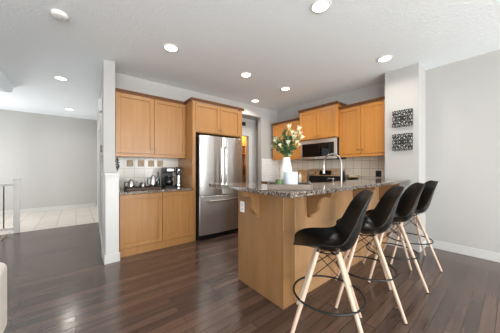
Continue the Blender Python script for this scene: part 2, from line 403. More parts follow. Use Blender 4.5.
# --- fridge
FR = thing('refrigerator', 'stainless steel french door refrigerator with bottom freezer drawer', 'refrigerator', (2.08, 3.4, 0))
fx0, fx1, fy = 1.632, 2.532, 3.42
MB().box(fx0+.008, fx1-.008, fy, YK-.03, .02, 1.80).build('fridge_body', mat('fridge_side', (48,48,50), .5), FR, bevel=.006)
def curved_front(x0, x1, z0, z1, y, t, bulge=.022, n=10):
    b = MB(); 
    pts = [(x0, y), (x0, y-t)] + [(x0+(x1-x0)*k/n, y-t-bulge*math.sin(PI*k/n)**.8) for k in range(1, n)] + [(x1, y-t), (x1, y)]
    return b.prism(pts, z0, z1)
nt = STEEL.node_tree; tcn = nt.nodes.new('ShaderNodeTexCoord'); mpn = nt.nodes.new('ShaderNodeMapping'); mpn.inputs['Scale'].default_value = (11, 11, .25)
nzn = nt.nodes.new('ShaderNodeTexNoise'); nzn.inputs['Scale'].default_value = 1; nzn.inputs['Detail'].default_value = 1
bpn = nt.nodes.new('ShaderNodeBump'); bpn.inputs['Strength'].default_value = .5; bpn.inputs['Distance'].default_value = .012
nt.links.new(tcn.outputs['Object'], mpn.inputs[0]); nt.links.new(mpn.outputs[0], nzn.inputs['Vector']); nt.links.new(nzn.outputs['Fac'], bpn.inputs['Height'])
nt.links.new(bpn.outputs[0], nt.nodes['Principled BSDF'].inputs['Normal'])
xm = (fx0+fx1)/2
for (a, c, s) in ((fx0, xm-.003, 1), (xm+.003, fx1, -1)):
    d = curved_front(a, c, .765, 1.815, fy-.004, .05).build('door', STEEL, FR, bevel=.006)
    hx0 = (c-.045) if s == 1 else (a+.045)
    hb = MB().tube([(hx0, fy-.06, .86), (hx0, fy-.105, .90), (hx0, fy-.118, 1.15), (hx0, fy-.118, 1.35), (hx0, fy-.105, 1.60), (hx0, fy-.06, 1.64)], .012, 10)
    hb.build('door_handle', CHROME, d)
d = curved_front(fx0, fx1, .085, .755, fy-.004, .05, .03).build('freezer_drawer', STEEL, FR, bevel=.006)
MB().tube([(fx0+.13, fy-.07, .668), (fx0+.15, fy-.125, .672), (xm, fy-.135, .672), (fx1-.15, fy-.125, .672), (fx1-.13, fy-.07, .668)], .013, 10).build('drawer_handle', CHROME, d)
MB().box(fx0+.01, fx1-.01, fy-.03, fy-.001, .012, .08).build('kick_grille', BLACKP, FR)
MB().box(2.43, 2.47, fy-.071, fy-.067, 1.70, 1.735).build('badge', STEEL_D, FR)
for x in (fx0+.06, fx1-.06):
    for y in (fy+.03, YK-.1): MB().tube([(x,y,0),(x,y,.025)], .02, 10).build('levelling_foot', BLACKP, FR)

# --- range wall
XB = 4.04      # carcass front of uppers
def upper_X(y0, y1, z0, z1, xf, label, m=MAPLE_D, split=None, rail=True, cr=(True, True), kz=.09):
    t = thing('wall_cabinet', label, 'cabinet', (xf, (y0+y1)/2, z0))
    MB().box(xf, XR-.001, y0, y1, z0, z1).build('cabinet_body', m, t)
    M = frameM('-X', xf); sp = split if split else (y0+y1)/2
    door(t, M, -y1, -sp, z0+.01, z1-.01, m, (-sp-.035, z0+kz))
    door(t, M, -sp, -y0, z0+.01, z1-.01, m, (-sp+.035, z0+kz))
    if rail: MB().box(xf-.02, xf+.01, y0, y1, z0-.04, z0).build('light_rail', m, t, bevel=.002)
    crown(t, M, -y1, -y0, -(XR-xf)+.002, .02, z1, left=cr[0], right=cr[1])
    return t
upper_X(1.325, 2.155, 1.50, 2.40, XB, 'honey maple wall cabinet between the microwave and the white column', cr=(False, False))
upper_X(2.16, 3.04, 1.86, 2.50, XB-.09, 'honey maple cabinet mounted directly above the microwave', rail=False, kz=.06)
upper_X(3.045, 3.975, 1.50, 2.37, XB, 'honey maple wall cabinet left of the microwave, partly behind the flowers', cr=(True, False))
# microwave
MW = thing('microwave', 'stainless over-the-range microwave with black glass door', 'microwave', (3.96, 2.6, 1.44))
mx = 3.99
MB().box(mx, XR-.001, 2.17, 3.03, 1.43, 1.855).build('microwave_body', mat('mw_side', (70,66,64), .4, metal=.6), MW, bevel=.004)
mM = frameM('-X', mx)
dd = MB(mM).box(-3.03, -2.17, .001, .035, 1.437, 1.853).build('door', STEEL, MW, bevel=.004)
MB(mM).box(-2.985, -2.335, .036, .038, 1.492, 1.775).build('glass_window', BLKGLASS, dd)
MB(mM).box(-2.333, -2.225, .036, .0375, 1.492, 1.775).build('control_panel', BLACKP, dd)
MB(mM).box(-2.66, -2.60, .0355, .0375, 1.462, 1.478).build('badge', WHITEP, dd)
# range
RG = thing('kitchen_range', 'stainless freestanding range with raised control panel under the microwave', 'stove', (3.95, 2.6, 0))
ry0, ry1 = 2.175, 3.025
MB().box(3.68, 4.31, ry0, ry1, .03, .905).build('range_body', STEEL_D, RG, bevel=.003)
MB().box(3.66, 4.25, ry0-.003, ry1+.003, .906, .928).build('cooktop', BLKGLASS, RG, bevel=.004)
MB().box(4.252, 4.31, ry0, ry1, .90, 1.075).build('back_splash_panel', BLACKP, RG, bevel=.004)
cp = MB().prism([(4.25,1.076),(4.31,1.076),(4.31,1.225),(4.275,1.225)], ry0, ry1, axis='y').build('control_panel', mat('steel_warm_reflection', (205,180,150), .3, metal=.9), RG, bevel=.004)  # plain stainless, the warm reflection is mixed into its colour
MB().prism([(4.244,1.10),(4.258,1.10),(4.275,1.195),(4.262,1.195)], 2.46, 2.74, axis='y').build('display', BLKGLASS, cp)
for y in (2.25, 2.36, 2.83, 2.94):
    MB().tube([(4.262,y,1.145),(4.235,y,1.142)], .024, 14).build('knob', CHROME, cp)
for x in (3.75,4.25):
    for y in (ry0+.05, ry1-.05): MB().tube([(x,y,0),(x,y,.03)], .02, 8).build('levelling_foot', BLACKP, RG)
for y in (2.38, 2.82):
    for x, r in ((3.82,.09),(4.10,.075)): MB().lathe([(r,.9281),(r,.9290),(r-.006,.9290),(r-.006,.9281)], (x,y,0), 28).build('burner_ring', STEEL_D, RG)
# base cabinets and worktops on the range wall
def base_X(y0, y1, label):
    t = thing('base_cabinet', label, 'cabinet', (3.75, (y0+y1)/2, 0))
    MB().box(3.74, XR-.001, y0, y1, .10, .873).build('cabinet_body', MAPLE_D, t)
    MB().box(3.80, XR-.001, y0, y1, 0, .099).build('toe_board', MAPLE_D, t)
    M = frameM('-X', 3.74); door(t, M, -y1, -(y0+y1)/2, .11, .87, MAPLE_D, (-(y0+y1)/2-.035,.8)); door(t, M, -(y0+y1)/2, -y0, .11, .87, MAPLE_D, (-(y0+y1)/2+.035,.8))
base_X(3.045, 4.095, 'honey maple base cabinet in the corner left of the range')
tag(recenter(MB().box(3.70, XR-.012, 3.04, YK-.012, .877, .912).build('worktop', GRANITE, bevel=.004)), 'granite worktop in the back corner left of the range', 'countertop')
struct(MB().box(XR-.010, XR, 1.325, YK, .90, 1.50).build('wall_backsplash_range', SPLASH_X))
struct(MB().box(3.735, XR-.010, YK-.010, YK, .90, 1.50).build('wall_backsplash_corner', SPLASH_W))

# ================================================================== PENINSULA
IS = thing('peninsula', 'maple-clad breakfast peninsula with a raised bar and wooden corbels', 'kitchen island', (2.6, 1.6, 0))
MB().box(1.41, 1.56, 1.267, 1.94, 0, 1.028).build('end_panel', PANEL, IS, bevel=.003)
MB().box(1.561, 3.925, 1.285, 1.42, 0, 1.028).build('bar_wall', BARW_LIT, IS)
MB().box(1.561, 1.585, 1.262, 1.2845, 0, 1.028).build('corner_batten', BARW_LIT, IS, bevel=.003)
MB().box(3.941, 4.33-.002, 1.325, 1.42, 0, 1.028).build('bar_wall', BARW_LIT, IS)
MB().box(1.561, 3.70, 1.421, 2.05, .10, .873).build('cabinet_body', PANEL, IS)
MB().box(1.60, 3.70, 1.421, 1.99, 0, .099).build('toe_board', PANEL, IS)
MI = frameM('+Y', 2.05)
for k in range(4):
    a = -3.66+k*.52; door(IS, MI, a, a+.52, .12, .865, PANEL, (a+.07 if k % 2 else a+.45, .8))
def corbel_pts(dx, dz, z):
    p = [(0, z), (dx, z), (dx, z-.022)]
    c = [(dx, z-.022), (dx*.94, z-.050), (dx*.74, z-.052), (dx*.55, z-.075), (dx*.46, z-.125), (dx*.44, z-.175), (dx*.30, z-dz+.05), (.035, z-dz+.035)]
    # smooth by Catmull-Rom
    for i in range(len(c)-1):
        p0 = c[max(i-1,0)]; p1 = c[i]; p2 = c[i+1]; p3 = c[min(i+2,len(c)-1)]
        for k in range(1, 7):
            t = k/6
            q = [.5*(2*p1[j]+(p2[j]-p0[j])*t+(2*p0[j]-5*p1[j]+4*p2[j]-p3[j])*t*t+(-p0[j]+3*p1[j]-3*p2[j]+p3[j])*t**3) for j in (0,1)]
            p.append(tuple(q))
    return p + [(.035, z-dz), (0, z-dz)]
for x in (1.80, 2.76, 3.62):
    MB().prism([(1.2845-a, c) for a, c in corbel_pts(.262, .27, 1.028)], x-.022, x+.022, axis='x').build('corbel', PANEL, IS, bevel=.002)
MB().prism([(1.4095-a, c) for a, c in corbel_pts(.20, .27, 1.028)], 1.575, 1.619, axis='y').build('corbel', PANEL, IS, bevel=.002)
op = MB().box(1.403, 1.4098, 1.822, 1.896, .765, .882).build('outlet_plate', WHITEP, IS, bevel=.002)
for z in (.80, .847): MB().box(1.4015, 1.403, 1.845, 1.873, z-.012, z+.012).build('socket', mat('socket%d' % (z*1000), (205,203,198), .5), op)
# raised bar top: L shape wrapping the end, notched round the column
bar = MB().prism([(1.168,.976),(3.938,.976),(3.938,1.326),(4.318,1.326),(4.318,1.50),(1.62,1.50),(1.62,2.236),(1.20,2.236)], 1.030, 1.068)
tag(recenter(bar.build('granite_countertop', GRANITE, bevel=.006)), 'long polished speckled granite bar top that the stools are pulled up to', 'countertop')
# lower sink counter behind the bar with a cut-out
lc = MB(); z0, z1 = .877, .912
sx0, sx1, sy0, sy1 = 2.55, 3.25, 1.62, 1.99
lc.box(1.565, sx0, 1.425, 2.09, z0, z1).box(sx1, XR-.012, 1.425, 2.09, z0, z1).box(sx0, sx1, 1.425, sy0, z0, z1).box(sx0, sx1, sy1, 2.09, z0, z1).box(3.70, XR-.012, 2.09, 2.165, z0, z1)
tag(recenter(lc.build('sink_counter', GRANITE)), 'lower granite counter behind the raised bar, with the sink and faucet', 'countertop')
base = thing('base_cabinet', 'honey maple corner base cabinet between the range and the peninsula', 'cabinet', (4.0, 1.8, 0))
MB().box(3.701, XR-.001, 1.425, 2.165, 0, .873).build('cabinet_body', MAPLE_D, base)
sk = MB(); a, b_, c, d_ = sx0+.002, sx1-.002, sy0+.002, sy1-.002
sk.box(a, b_, c, d_, .874, .876)
sk = MB().box(a, a+.006, c, d_, .8745, .905).box(b_-.006, b_, c, d_, .8745, .905).box(a+.006, b_-.006, c, c+.006, .8745, .905).box(a+.006, b_-.006, d_-.006, d_, .8745, .905).box(a, b_, c, d_, .8735, .8745)
tag(recenter(sk.build('sink', STEEL)), 'stainless sink set into the lower counter below the faucet', 'sink')
# faucet
FX, FY = 2.92, 1.53
FA = thing('faucet', 'tall brushed steel gooseneck kitchen faucet behind the bar', 'faucet', (FX, FY, .912))
MB().lathe([(0,.0),(.027,0),(.027,.012),(.018,.02),(.016,.10),(.0,.10)], (FX,FY,.912), 20).build('base', BRUSHED, FA)
arc = [(FX, FY, 1.0), (FX, FY, 1.16), (FX, FY, 1.315)]
R_ = .138
for k in range(1, 13):
    an = PI*k/12; arc.append((FX, FY+R_-R_*math.cos(an), 1.315+R_*math.sin(an)))
arc.append((FX, FY+2*R_, 1.27))
MB().tube(arc, .012, 12).build('spout', BRUSHED, FA)
MB().tube([(FX, FY+2*R_, 1.285), (FX, FY+2*R_, 1.20), (FX, FY+2*R_, 1.165)], [.015,.018,.02], 12).build('spray_head', STEEL, FA)
MB().tube([(FX+.015, FY, .98), (FX+.05, FY, .995), (FX+.10, FY, 1.03)], [.011,.009,.006], 10).build('lever', BRUSHED, FA)
SD = thing('soap_dispenser', 'slim chrome soap dispenser beside the faucet', 'soap dispenser', (2.70, 1.53, .912))
MB().lathe([(0,0),(.022,0),(.022,.01),(.011,.02),(.009,.17),(.013,.18),(.013,.20),(0,.20)], (2.70,1.53,.912), 16).build('pump_body', BRUSHED, SD)
MB().tube([(2.70,1.53,1.10),(2.70,1.60,1.105),(2.70,1.61,1.09)], .006, 8).build('nozzle', BRUSHED, SD)

# ================================================================== BAR STOOLS
def make_stool():
    t = thing('bar_stool', '', 'bar stool', (0,0,0), 'black shell bar stools along the peninsula', local=True)
    # shell: centre line (y, z), half width, edge lift
    rows = [(.248,.668,.085,.008),(.243,.672,.132,.015),(.229,.675,.166,.024),(.203,.675,.190,.036),(.168,.672,.208,.050),(.12,.665,.222,.064),(.05,.648,.230,.082),(-.03,.638,.232,.096),(-.10,.642,.232,.110),
            (-.155,.672,.229,.114),(-.190,.73,.222,.104),(-.212,.80,.212,.088),(-.230,.875,.201,.072),(-.250,.95,.188,.058),(-.272,1.01,.168,.044),(-.291,1.055,.132,.028),(-.302,1.078,.082,.011)]
    NU = 14; b = MB(); grid = []
    for i, (y, z, hw, lf) in enumerate(rows):
        y0, z0 = rows[max(i-1,0)][:2]; y1, z1 = rows[min(i+1,len(rows)-1)][:2]
        ty, tz = y1-y0, z1-z0; L = math.hypot(ty, tz); ny, nz = tz/L, -ty/L      # normal pointing up / forward
        if nz < 0 and ny < 0: ny, nz = -ny, -nz
        row = []
        for k in range(NU+1):
            u = -1+2*k/NU; e = abs(u)**2.6*lf
            row.append(b._v((u*hw, y+ny*e, z+nz*e)))
        grid.append(row)
    for i in range(len(rows)-1):
        for k in range(NU): b.bm.faces.new((grid[i][k], grid[i][k+1], grid[i+1][k+1], grid[i+1][k]))
    sh = b.build('seat_shell', SHELL, t, smooth=0)
    for p in sh.data.polygons: p.use_smooth = True
    so = sh.modifiers.new('thickness', 'SOLIDIFY'); so.thickness = .009; so.offset = 0; so.use_rim = True
    ss = sh.modifiers.new('smooth', 'SUBSURF'); ss.levels = 1; ss.render_levels = 2
    zt, zr = .625, .30
    def leg_at(k, z):
        a = PI/4+k*PI/2-math.radians(5); r = .100+(.368-.100)*(zt-z)/zt
        return Vector((r*math.cos(a), r*math.sin(a)+.0, z))
    for k in range(4):
        A, B = leg_at(k, .006), leg_at(k, zt)
        lg = MB().tube([A, A.lerp(B,.5), B], [.0115,.0160,.0165], 14).build('leg', LEGWOOD, t)
        MB().tube([leg_at(k, 0)-Vector((0,0,0)), leg_at(k, .007)], .0105, 10).build('glide', RUBBER, lg)
        MB().tube([leg_at(k,.615), leg_at(k,.632), (leg_at(k,.632).x*.9, leg_at(k,.632).y*.9, .655)], .0085, 8).build('bracket', BLKMET, lg)
    br = MB()
    for k in range(4):
        n = (k+1) % 4
        def ins(q, d=.012):
            v = q.copy(); r = math.hypot(v.x, v.y); v.x *= (r-d)/r; v.y *= (r-d)/r; return v
        br.tube([ins(leg_at(k,.605)), ins(leg_at(n,.44))], .0032, 6)
        br.tube([ins(leg_at(n,.605)), ins(leg_at(k,.44))], .0032, 6)
        br.tube([ins(leg_at(k,.618)), ins(leg_at(n,.618))], .0045, 6)
    br.tube([leg_at(0,.618)*1, leg_at(2,.618)*1], .0045, 6); br.tube([leg_at(1,.618), leg_at(3,.618)], .0045, 6)
    br.build('wire_brace', BLKMET, t)
    r = .100+(.368-.100)*(zt-zr)/zt + .012
    MB().tube([(r*math.cos(2*PI*k/40), r*math.sin(2*PI*k/40), zr) for k in range(40)], .008, 8, closed=True).build('footrest_ring', BLKMET, t)
    return t
SL = ['black shell bar stool nearest the camera, at the open end of the peninsula', 'second black bar stool from the open end of the peninsula',
      'third black bar stool from the open end, second from the white column', 'farthest black bar stool, next to the white column']
proto = make_stool()
for i, (x, y, a) in enumerate(((1.48,.885,126),(2.14,.885,124),(2.815,.88,124),(3.50,.885,124))):
    o = proto if i == 0 else copy_tree(proto)
    o.location = (x, y, 0); o.rotation_euler.z = math.radians(a-90); o['label'] = SL[i]

# ================================================================== THINGS ON THE BAR
TZ = 1.0685
def ray(px, d, z=None):
    l = (px-250)/213.5; a = math.radians(50.82); return (d*(math.cos(a)+l*math.sin(a)), d*(math.sin(a)-l*math.cos(a)))
tx, ty = ray(288.6, 1.85); ta = math.radians(-46)
TR = thing('serving_tray', 'weathered grey-brown wooden tray near the bar corner', 'tray', (tx, ty, TZ), local=True); TR.rotation_euler.z = ta
MB().box(-.165, .165, -.14, .14, 0, .008).build('tray_base', TRAYW, TR)
for a_ in (-.152, .1405): MB().box(-.165, .165, a_, a_+.0115, 0, .044).build('long_side', TRAYW, TR, bevel=.002)
for s in (-1, 1):
    MB().prism([(-.152,0),(.152,0),(.152,.044),(.08,.048),(.055,.062),(-.055,.062),(-.08,.048),(-.152,.044)], s*.1655, s*.178, axis='x').build('end_handle', TRAYW, TR, bevel=.002)
ZI = TZ+.0085
vx, vy = ray(286.3, 1.925)
VA = thing('flower_vase', 'tall white ceramic bottle vase holding eucalyptus and lilies', 'vase', (vx, vy, ZI))
MB().lathe([(0,0),(.046,0),(.052,.008),(.054,.06),(.054,.13),(.050,.165),(.040,.205),(.034,.235),(.033,.262),(.028,.262),(.028,.235),(.034,.20),(.045,.16),(.048,.06),(.044,.01),(0,.01)], (vx,vy,ZI), 36).build('vase_body', WHITEC, VA)
# bouquet: things held in the vase
BQ = thing('flower_bouquet', 'bouquet of grey-green eucalyptus and cream lilies in the white vase', 'flowers', (vx, vy, ZI+.15))
fw = Vector((math.cos(math.radians(50.82)), math.sin(math.radians(50.82)), 0)); rt = Vector((fw.y, -fw.x, 0))
V0 = Vector((vx, vy, ZI+.05)); VT = Vector((vx, vy, ZI+.262))
rnd = random.Random(3)
stems = MB(); leaves = MB(); leavesd = MB(); petals = []
def leaf(b, p, d, n, L, W):
    d = d.normalized(); s_ = d.cross(n).normalized(); nn = s_.cross(d)
    pts = [(0,0,0),(.3,.8,.1),(.6,.95,.14),(.85,.55,.08),(1,0,0)]
    A = [b._v(p + d*L*q[0] + s_*W*q[1]*.5 + nn*L*(q[2]-.15*q[1])) for q in pts]
    C_ = [A[0]] + [b._v(p + d*L*q[0] + nn*L*q[2]) for q in pts[1:-1]] + [A[-1]]
    B_ = [A[0]] + [b._v(p + d*L*q[0] - s_*W*q[1]*.5 + nn*L*(q[2]-.15*q[1])) for q in pts[1:-1]] + [A[-1]]
    for X, Y in ((A, C_), (C_, B_)):
        for i in range(4):
            f = []
            for v in (X[i], X[i+1], Y[i+1], Y[i]):
                if v not in f: f.append(v)
            b.bm.faces.new(f)
tips = []
for k in range(58):
    sx = rnd.uniform(-.125, .11); hz = rnd.uniform(.03, .24); dp = rnd.uniform(-.08, .08)
    if abs(sx) > .08: hz = min(hz, .16)
    tip = VT + rt*sx + fw*dp + Vector((0,0,hz)); mid = VT.lerp(tip, .45) + Vector((0,0,.03)) - rt*sx*.12
    pts = [VT-Vector((0,0,.12))+rt*sx*.08, VT+rt*max(-.02,min(.02,sx*.1)), mid, tip]
    stems.tube(pts, .0018, 5)
    for j in range(7):
        t_ = .25+.75*j/6; p = (VT.lerp(mid, t_*2) if t_ < .5 else mid.lerp(tip, (t_-.5)*2))
        dr = Vector((rnd.uniform(-1,1), rnd.uniform(-1,1), rnd.uniform(-.3,.7)))
        if dr.length < .2: dr = Vector((1,0,.2))
        leaf(leaves if rnd.random() < .6 else leavesd, p, dr, Vector((rnd.uniform(-.5,.5),rnd.uniform(-.5,.5),1)), rnd.uniform(.034,.052), rnd.uniform(.022,.034))
stems.build('stems', STEM, BQ); leaves.build('leaves', LEAF, BQ); leavesd.build('leaves', LEAF_D, BQ)
# lilies: pixel-free offsets (right, up, depth) from the vase mouth
for (r_, u_, d_, sc, tilt) in ((.022,.285,.0,1.0,.0),(.075,.150,-.05,.8,.4),(.045,.235,-.03,.75,.1),(.115,.235,.0,.8,.5),(-.06,.12,-.06,.7,-.4),(.10,.13,-.03,.7,.6),(.105,.275,.02,1.0,.5),(.055,.185,-.04,1.0,.2),(.125,.195,-.01,.9,.7),(-.095,.165,-.02,.8,-.6),(.005,.135,-.07,.9,-.1),(.085,.235,.03,.8,.3)):
    c = VT + rt*r_ + fw*d_ + Vector((0,0,u_-.03)); ax = (Vector((0,0,1)) + rt*tilt - fw*.3).normalized()
    fb = MB(); q = ax.orthogonal().normalized(); q2 = ax.cross(q)
    for k in range(6):
        an = k*PI/3; out = q*math.cos(an)+q2*math.sin(an)
        leaf(fb, c, ax*1.25+out*.62, out*-1+ax*.2, .052*sc, .024*sc)
    f = fb.build('lily', PETAL, BQ)
    MB().tube([c-ax*.012, c+ax*.014, c+ax*.028], [.003,.006,.002], 6).build('bud', PETALG, f)
    MB().tube([VT, VT.lerp(c,.5)+Vector((0,0,.02)), c-ax*.01], .002, 5).build('flower_stem', STEM, f)
# white candle and green candle
cx, cy = ray(290.8, 1.80)
CD = thing('candle', 'wide white jar candle on the wooden tray', 'candle', (cx, cy, ZI))
MB().lathe([(0,0),(.054,0),(.058,.004),(.058,.132),(.055,.135),(.054,.12),(0,.12)], (cx,cy,ZI), 36).build('candle_jar', CANDLE, CD)
MB().tube([(cx,cy,ZI+.12),(cx,cy,ZI+.13)], .0015, 5).build('wick', BLACKP, CD)
gx, gy = ray(279.3, 1.77)
GC = thing('candle', 'small green glass votive candle at the left of the tray', 'candle', (gx, gy, ZI))
MB().lathe([(0,0),(.026,0),(.029,.004),(.030,.072),(.027,.072),(.026,.06),(0,.06)], (gx,gy,ZI), 24).build('votive_glass', GREENW, GC)
MB().tube([(gx,gy,ZI+.06),(gx,gy,ZI+.07)], .0012, 5).build('wick', BLACKP, GC)

# ================================================================== BACK COUNTER THINGS
WZ = .9125
def board(x, y0, y1, z1, label, tilt):
    t = MB(); t.prism([(x, WZ), (x+.018, WZ), (x+.018+tilt, WZ+z1), (x+tilt, WZ+z1)], y0, y1, axis='y')
    return tag(recenter(t.build('cutting_board', BOARD, bevel=.006)), label, 'cutting board')
board(4.19, 3.06, 3.34, .30, 'wooden cutting board leaning on the backsplash beside the range', .06)
bo = thing('soap_bottle', 'white labelled bottle in front of the cutting board', 'bottle', (4.05, 3.12, WZ))
MB().lathe([(0,0),(.036,0),(.038,.006),(.038,.15),(.034,.17),(.015,.19),(.013,.215),(0,.215)], (4.05,3.12,WZ), 24).build('bottle_body', WHITEP, bo)
MB().tube([(4.05,3.12,WZ+.215),(4.05,3.12,WZ+.245)], .015, 12).build('cap', mat('tan_cap', (190,170,140), .5), bo)
MB().lathe([(.0385,.04),(.0388,.04),(.0388,.12),(.0385,.12)], (4.05,3.12,WZ), 24).build('bottle_label', LABELP, bo)
ja = thing('utensil_crock', 'dark brown crock in the corner behind the vase', 'jar', (4.05, 3.62, WZ))
MB().lathe([(0,0),(.055,0),(.06,.01),(.062,.16),(.055,.19),(.048,.19),(.05,.15),(.05,.02),(0,.02)], (4.05,3.62,WZ), 24).build('crock_body', DKBROWN, ja)
for k, (a, b_) in enumerate(((.02,.01),(-.02,.015),(.0,-.02))):
    MB().tube([(4.05,3.62,WZ+.03),(4.05+a*2,3.62+b_*2,WZ+.30)], .006, 8).build('utensil', BOARD, ja)
bx, by = 4.12, 1.93
gb = thing('glass_dish', 'round glass bowl with golden contents on the counter below the right cabinet', 'bowl', (bx, by, WZ))
MB().lathe([(0,0),(.05,0),(.055,.01),(.03,.03),(.035,.05),(.085,.10),(.105,.16),(.108,.20),(.104,.20),(.10,.16),(.08,.105),(.03,.055),(0,.055)], (bx,by,WZ), 36).build('bowl_body', GLASS, gb)
MB().lathe([(0,.056),(.075,.10),(.095,.15),(.06,.19),(0,.205)], (bx,by,WZ), 24).build('filling', mat('gold_filling', (236,206,160), .4, bump=(60,.8)), gb)
kb = thing('pepper_mill', 'dark slim pepper mill at the right end of the range', 'pepper mill', (4.15, 2.13, WZ))
MB().lathe([(0,0),(.028,0),(.028,.02),(.02,.06),(.018,.16),(.024,.20),(.018,.24),(.02,.27),(.0,.285)], (4.15,2.13,WZ), 20).build('mill_body', BLACKP, kb)
op = tag(recenter(MB().box(XR-.019, XR-.0105, 1.505, 1.60, 1.085, 1.20).build('outlet', BLACKP, bevel=.002)), 'black wall outlet on the backsplash beside the white column', 'outlet')

# ================================================================== COFFEE COUNTER
ct = thing('serving_tray', 'long dark tray holding pots on the coffee counter', 'tray', (.80, 3.66, WZ))
MB().box(.585, 1.03, 3.52, 3.80, WZ, WZ+.012).build('tray_base', DKBROWN, ct, bevel=.003)
MB().box(.575, .5845, 3.51, 3.81, WZ, WZ+.04).box(1.0305, 1.04, 3.51, 3.81, WZ, WZ+.04).box(.585, 1.03, 3.51, 3.5195, WZ, WZ+.04).box(.585, 1.03, 3.8005, 3.81, WZ, WZ+.04).build('tray_rim', DKBROWN, ct, bevel=.002)
WT = WZ+.0125
def pot(x, y, r, h, label, m, spout=True):
    t = thing('coffee_pot', label, 'pot', (x, y, WT))
    MB().lathe([(0,0),(r*.9,0),(r,.01),(r,h*.55),(r*.75,h*.85),(r*.62,h),(0,h)], (x,y,WT), 28).build('pot_body', m, t)
    MB().lathe([(0,h+.018),(.01,h+.03),(.012,h+.018),(r*.55,h+.006),(r*.64,h+.001),(0,h+.001)], (x,y,WT), 24).build('lid', m, t)
    MB().tube([(x-r*.7,y-.01,WT+h*.85),(x-r-.035,y-.02,WT+h*.85),(x-r-.042,y-.02,WT+h*.45),(x-r*.97,y-.01,WT+h*.2)], .007, 8).build('handle', BLACKP, t)
    if spout: MB().tube([(x+r*.8,y,WT+h*.5),(x+r+.02,y,WT+h*.75),(x+r+.035,y,WT+h*.92)], [.013,.009,.007], 8).build('spout', m, t)
pot(.65, 3.66, .05, .13, 'squat steel teapot at the left of the dark tray', CHROME)
pot(.965, 3.66, .048, .19, 'tall steel coffee pot at the right of the dark tray', CHROME)
t = thing('milk_jug', 'small dull metal jug between the two steel pots', 'jug', (.82, 3.68, WT))
MB().lathe([(0,0),(.035,0),(.04,.01),(.042,.07),(.03,.09),(.032,.105),(.029,.105),(.027,.09),(.038,.07),(.036,.012),(0,.012)], (.82,3.68,WT), 24).build('jug_body', STEEL_D, t)
MB().tube([(.82-.03,3.67,WT+.09),(.82-.058,3.66,WT+.08),(.82-.058,3.66,WT+.045),(.82-.037,3.67,WT+.03)], .005, 8).build('handle', BLACKP, t)
# coffee maker
x0, x1, y0, y1 = 1.17, 1.345, 3.70, 3.93
cm = thing('coffee_maker', 'black drip coffee maker beside the fridge panel', 'coffee maker', (1.25, 3.8, WZ))
MB().box(x0, x1, y0, y1, WZ, WZ+.035).build('base', BLACKP, cm, bevel=.006)
MB().box(x0, x1, y1-.09, y1, WZ+.0355, WZ+.26).build('water_tank', BLACKP, cm, bevel=.005)
MB().box(x0, x1, y0+.005, y1, WZ+.2605, WZ+.345).build('brew_head', BLACKP, cm, bevel=.01)
MB().box(x0+.03, x1-.03, y0+.0015, y0+.0045, WZ+.28, WZ+.325).build('control_strip', STEEL_D, cm)
ca = MB().lathe([(0,.001),(.05,.001),(.062,.02),(.066,.06),(.055,.12),(.042,.15),(.042,.158),(0,.158)], (1.257,3.772,WZ+.036), 28).build('carafe', BLKGLASS, cm)
MB().tube([(1.257+.04,3.745,WZ+.185),(1.257+.078,3.715,WZ+.18),(1.257+.08,3.715,WZ+.10),(1.257+.058,3.74,WZ+.08)], .007, 8).build('handle', BLACKP, ca)
mk = thing('milk_frother', 'slim silver appliance between the coffee maker and the fridge panel', 'appliance', (1.43, 3.8, WZ))
MB().lathe([(0,0),(.055,0),(.058,.01),(.055,.05),(.038,.06),(.036,.20),(.05,.22),(.05,.30),(.045,.32),(0,.325)], (1.43,3.79,WZ), 28).build('appliance_body', CHROME, mk)
MB().lathe([(0,.3255),(.047,.3255),(.05,.335),(.046,.35),(0,.35)], (1.43,3.79,WZ), 24).build('lid', BLACKP, mk)
MB().box(1.395, 1.465, 3.725, 3.738, WZ+.22, WZ+.29).build('button_panel', BLACKP, mk, bevel=.003)
gd = thing('syrup_bottle', 'dark green bottle left of the black coffee maker', 'bottle', (1.12, 3.9, WZ))
MB().lathe([(0,0),(.03,0),(.032,.01),(.032,.14),(.012,.19),(.011,.25),(0,.25)], (1.115,3.92,WZ), 20).build('bottle_body', mat('dark_green_glass', (40,62,52), .15), gd)
MB().tube([(1.115,3.92,WZ+.2505),(1.115,3.92,WZ+.27)], .013, 10).build('cap', BLACKP, gd)
# dark scroll hook on the backsplash
hk = MB(); 
for s_ in (0, 1):
    hk.tube([(.525+.035*(k/16)*math.cos(k*.55+s_*PI), YK-.03, 1.27+s_*.10+.045*(k/16)*math.sin(k*.55+s_*PI)) for k in range(17)], .006, 6)
hk.tube([(.525, YK-.03, 1.20), (.535, YK-.03, 1.30), (.52, YK-.03, 1.42)], .007, 6)
hk.tube([(.525, YK-.03, 1.30), (.525, YK-.0105, 1.30)], .006, 6)
tag(recenter(hk.build('scroll_ornament', BLKMET)), 'dark iron scroll ornament on the backsplash above the tray', 'ornament')

# ================================================================== WALL THINGS
for i, (z, lb) in enumerate(((2.018, 'black and white patterned square canvas, upper one on the white column'), (1.652, 'black and white patterned square canvas, lower one on the white column'))):
    a = MB().box(3.905, 3.939, .945, 1.206, z-.129, z+.129).build('wall_art', DAMASK, bevel=.002, seg=1)
    tag(recenter(a), lb, 'picture', 'patterned canvases on the column')
def hallplate(y, z, w_, h_, name, label, cat, m, depth=.02):
    M = Matrix.Translation((hx(y)-.001, y, z)) @ Matrix.Rotation(-math.atan((.535-.306)/4.85), 4, 'Z')
    return tag(recenter(MB(M).box(-depth, 0, -w_/2, w_/2, -h_/2, h_/2).build(name, m, bevel=.003)), label, cat)
hallplate(4.25, 2.26, .20, .19, 'door_chime', 'white door chime box high on the hall wall', 'door chime', WHITEP, .045)
hallplate(4.20, 1.56, .09, .11, 'thermostat', 'small thermostat on the hall wall above the light switch', 'thermostat', mat('thermo', (130,128,124), .4), .025)
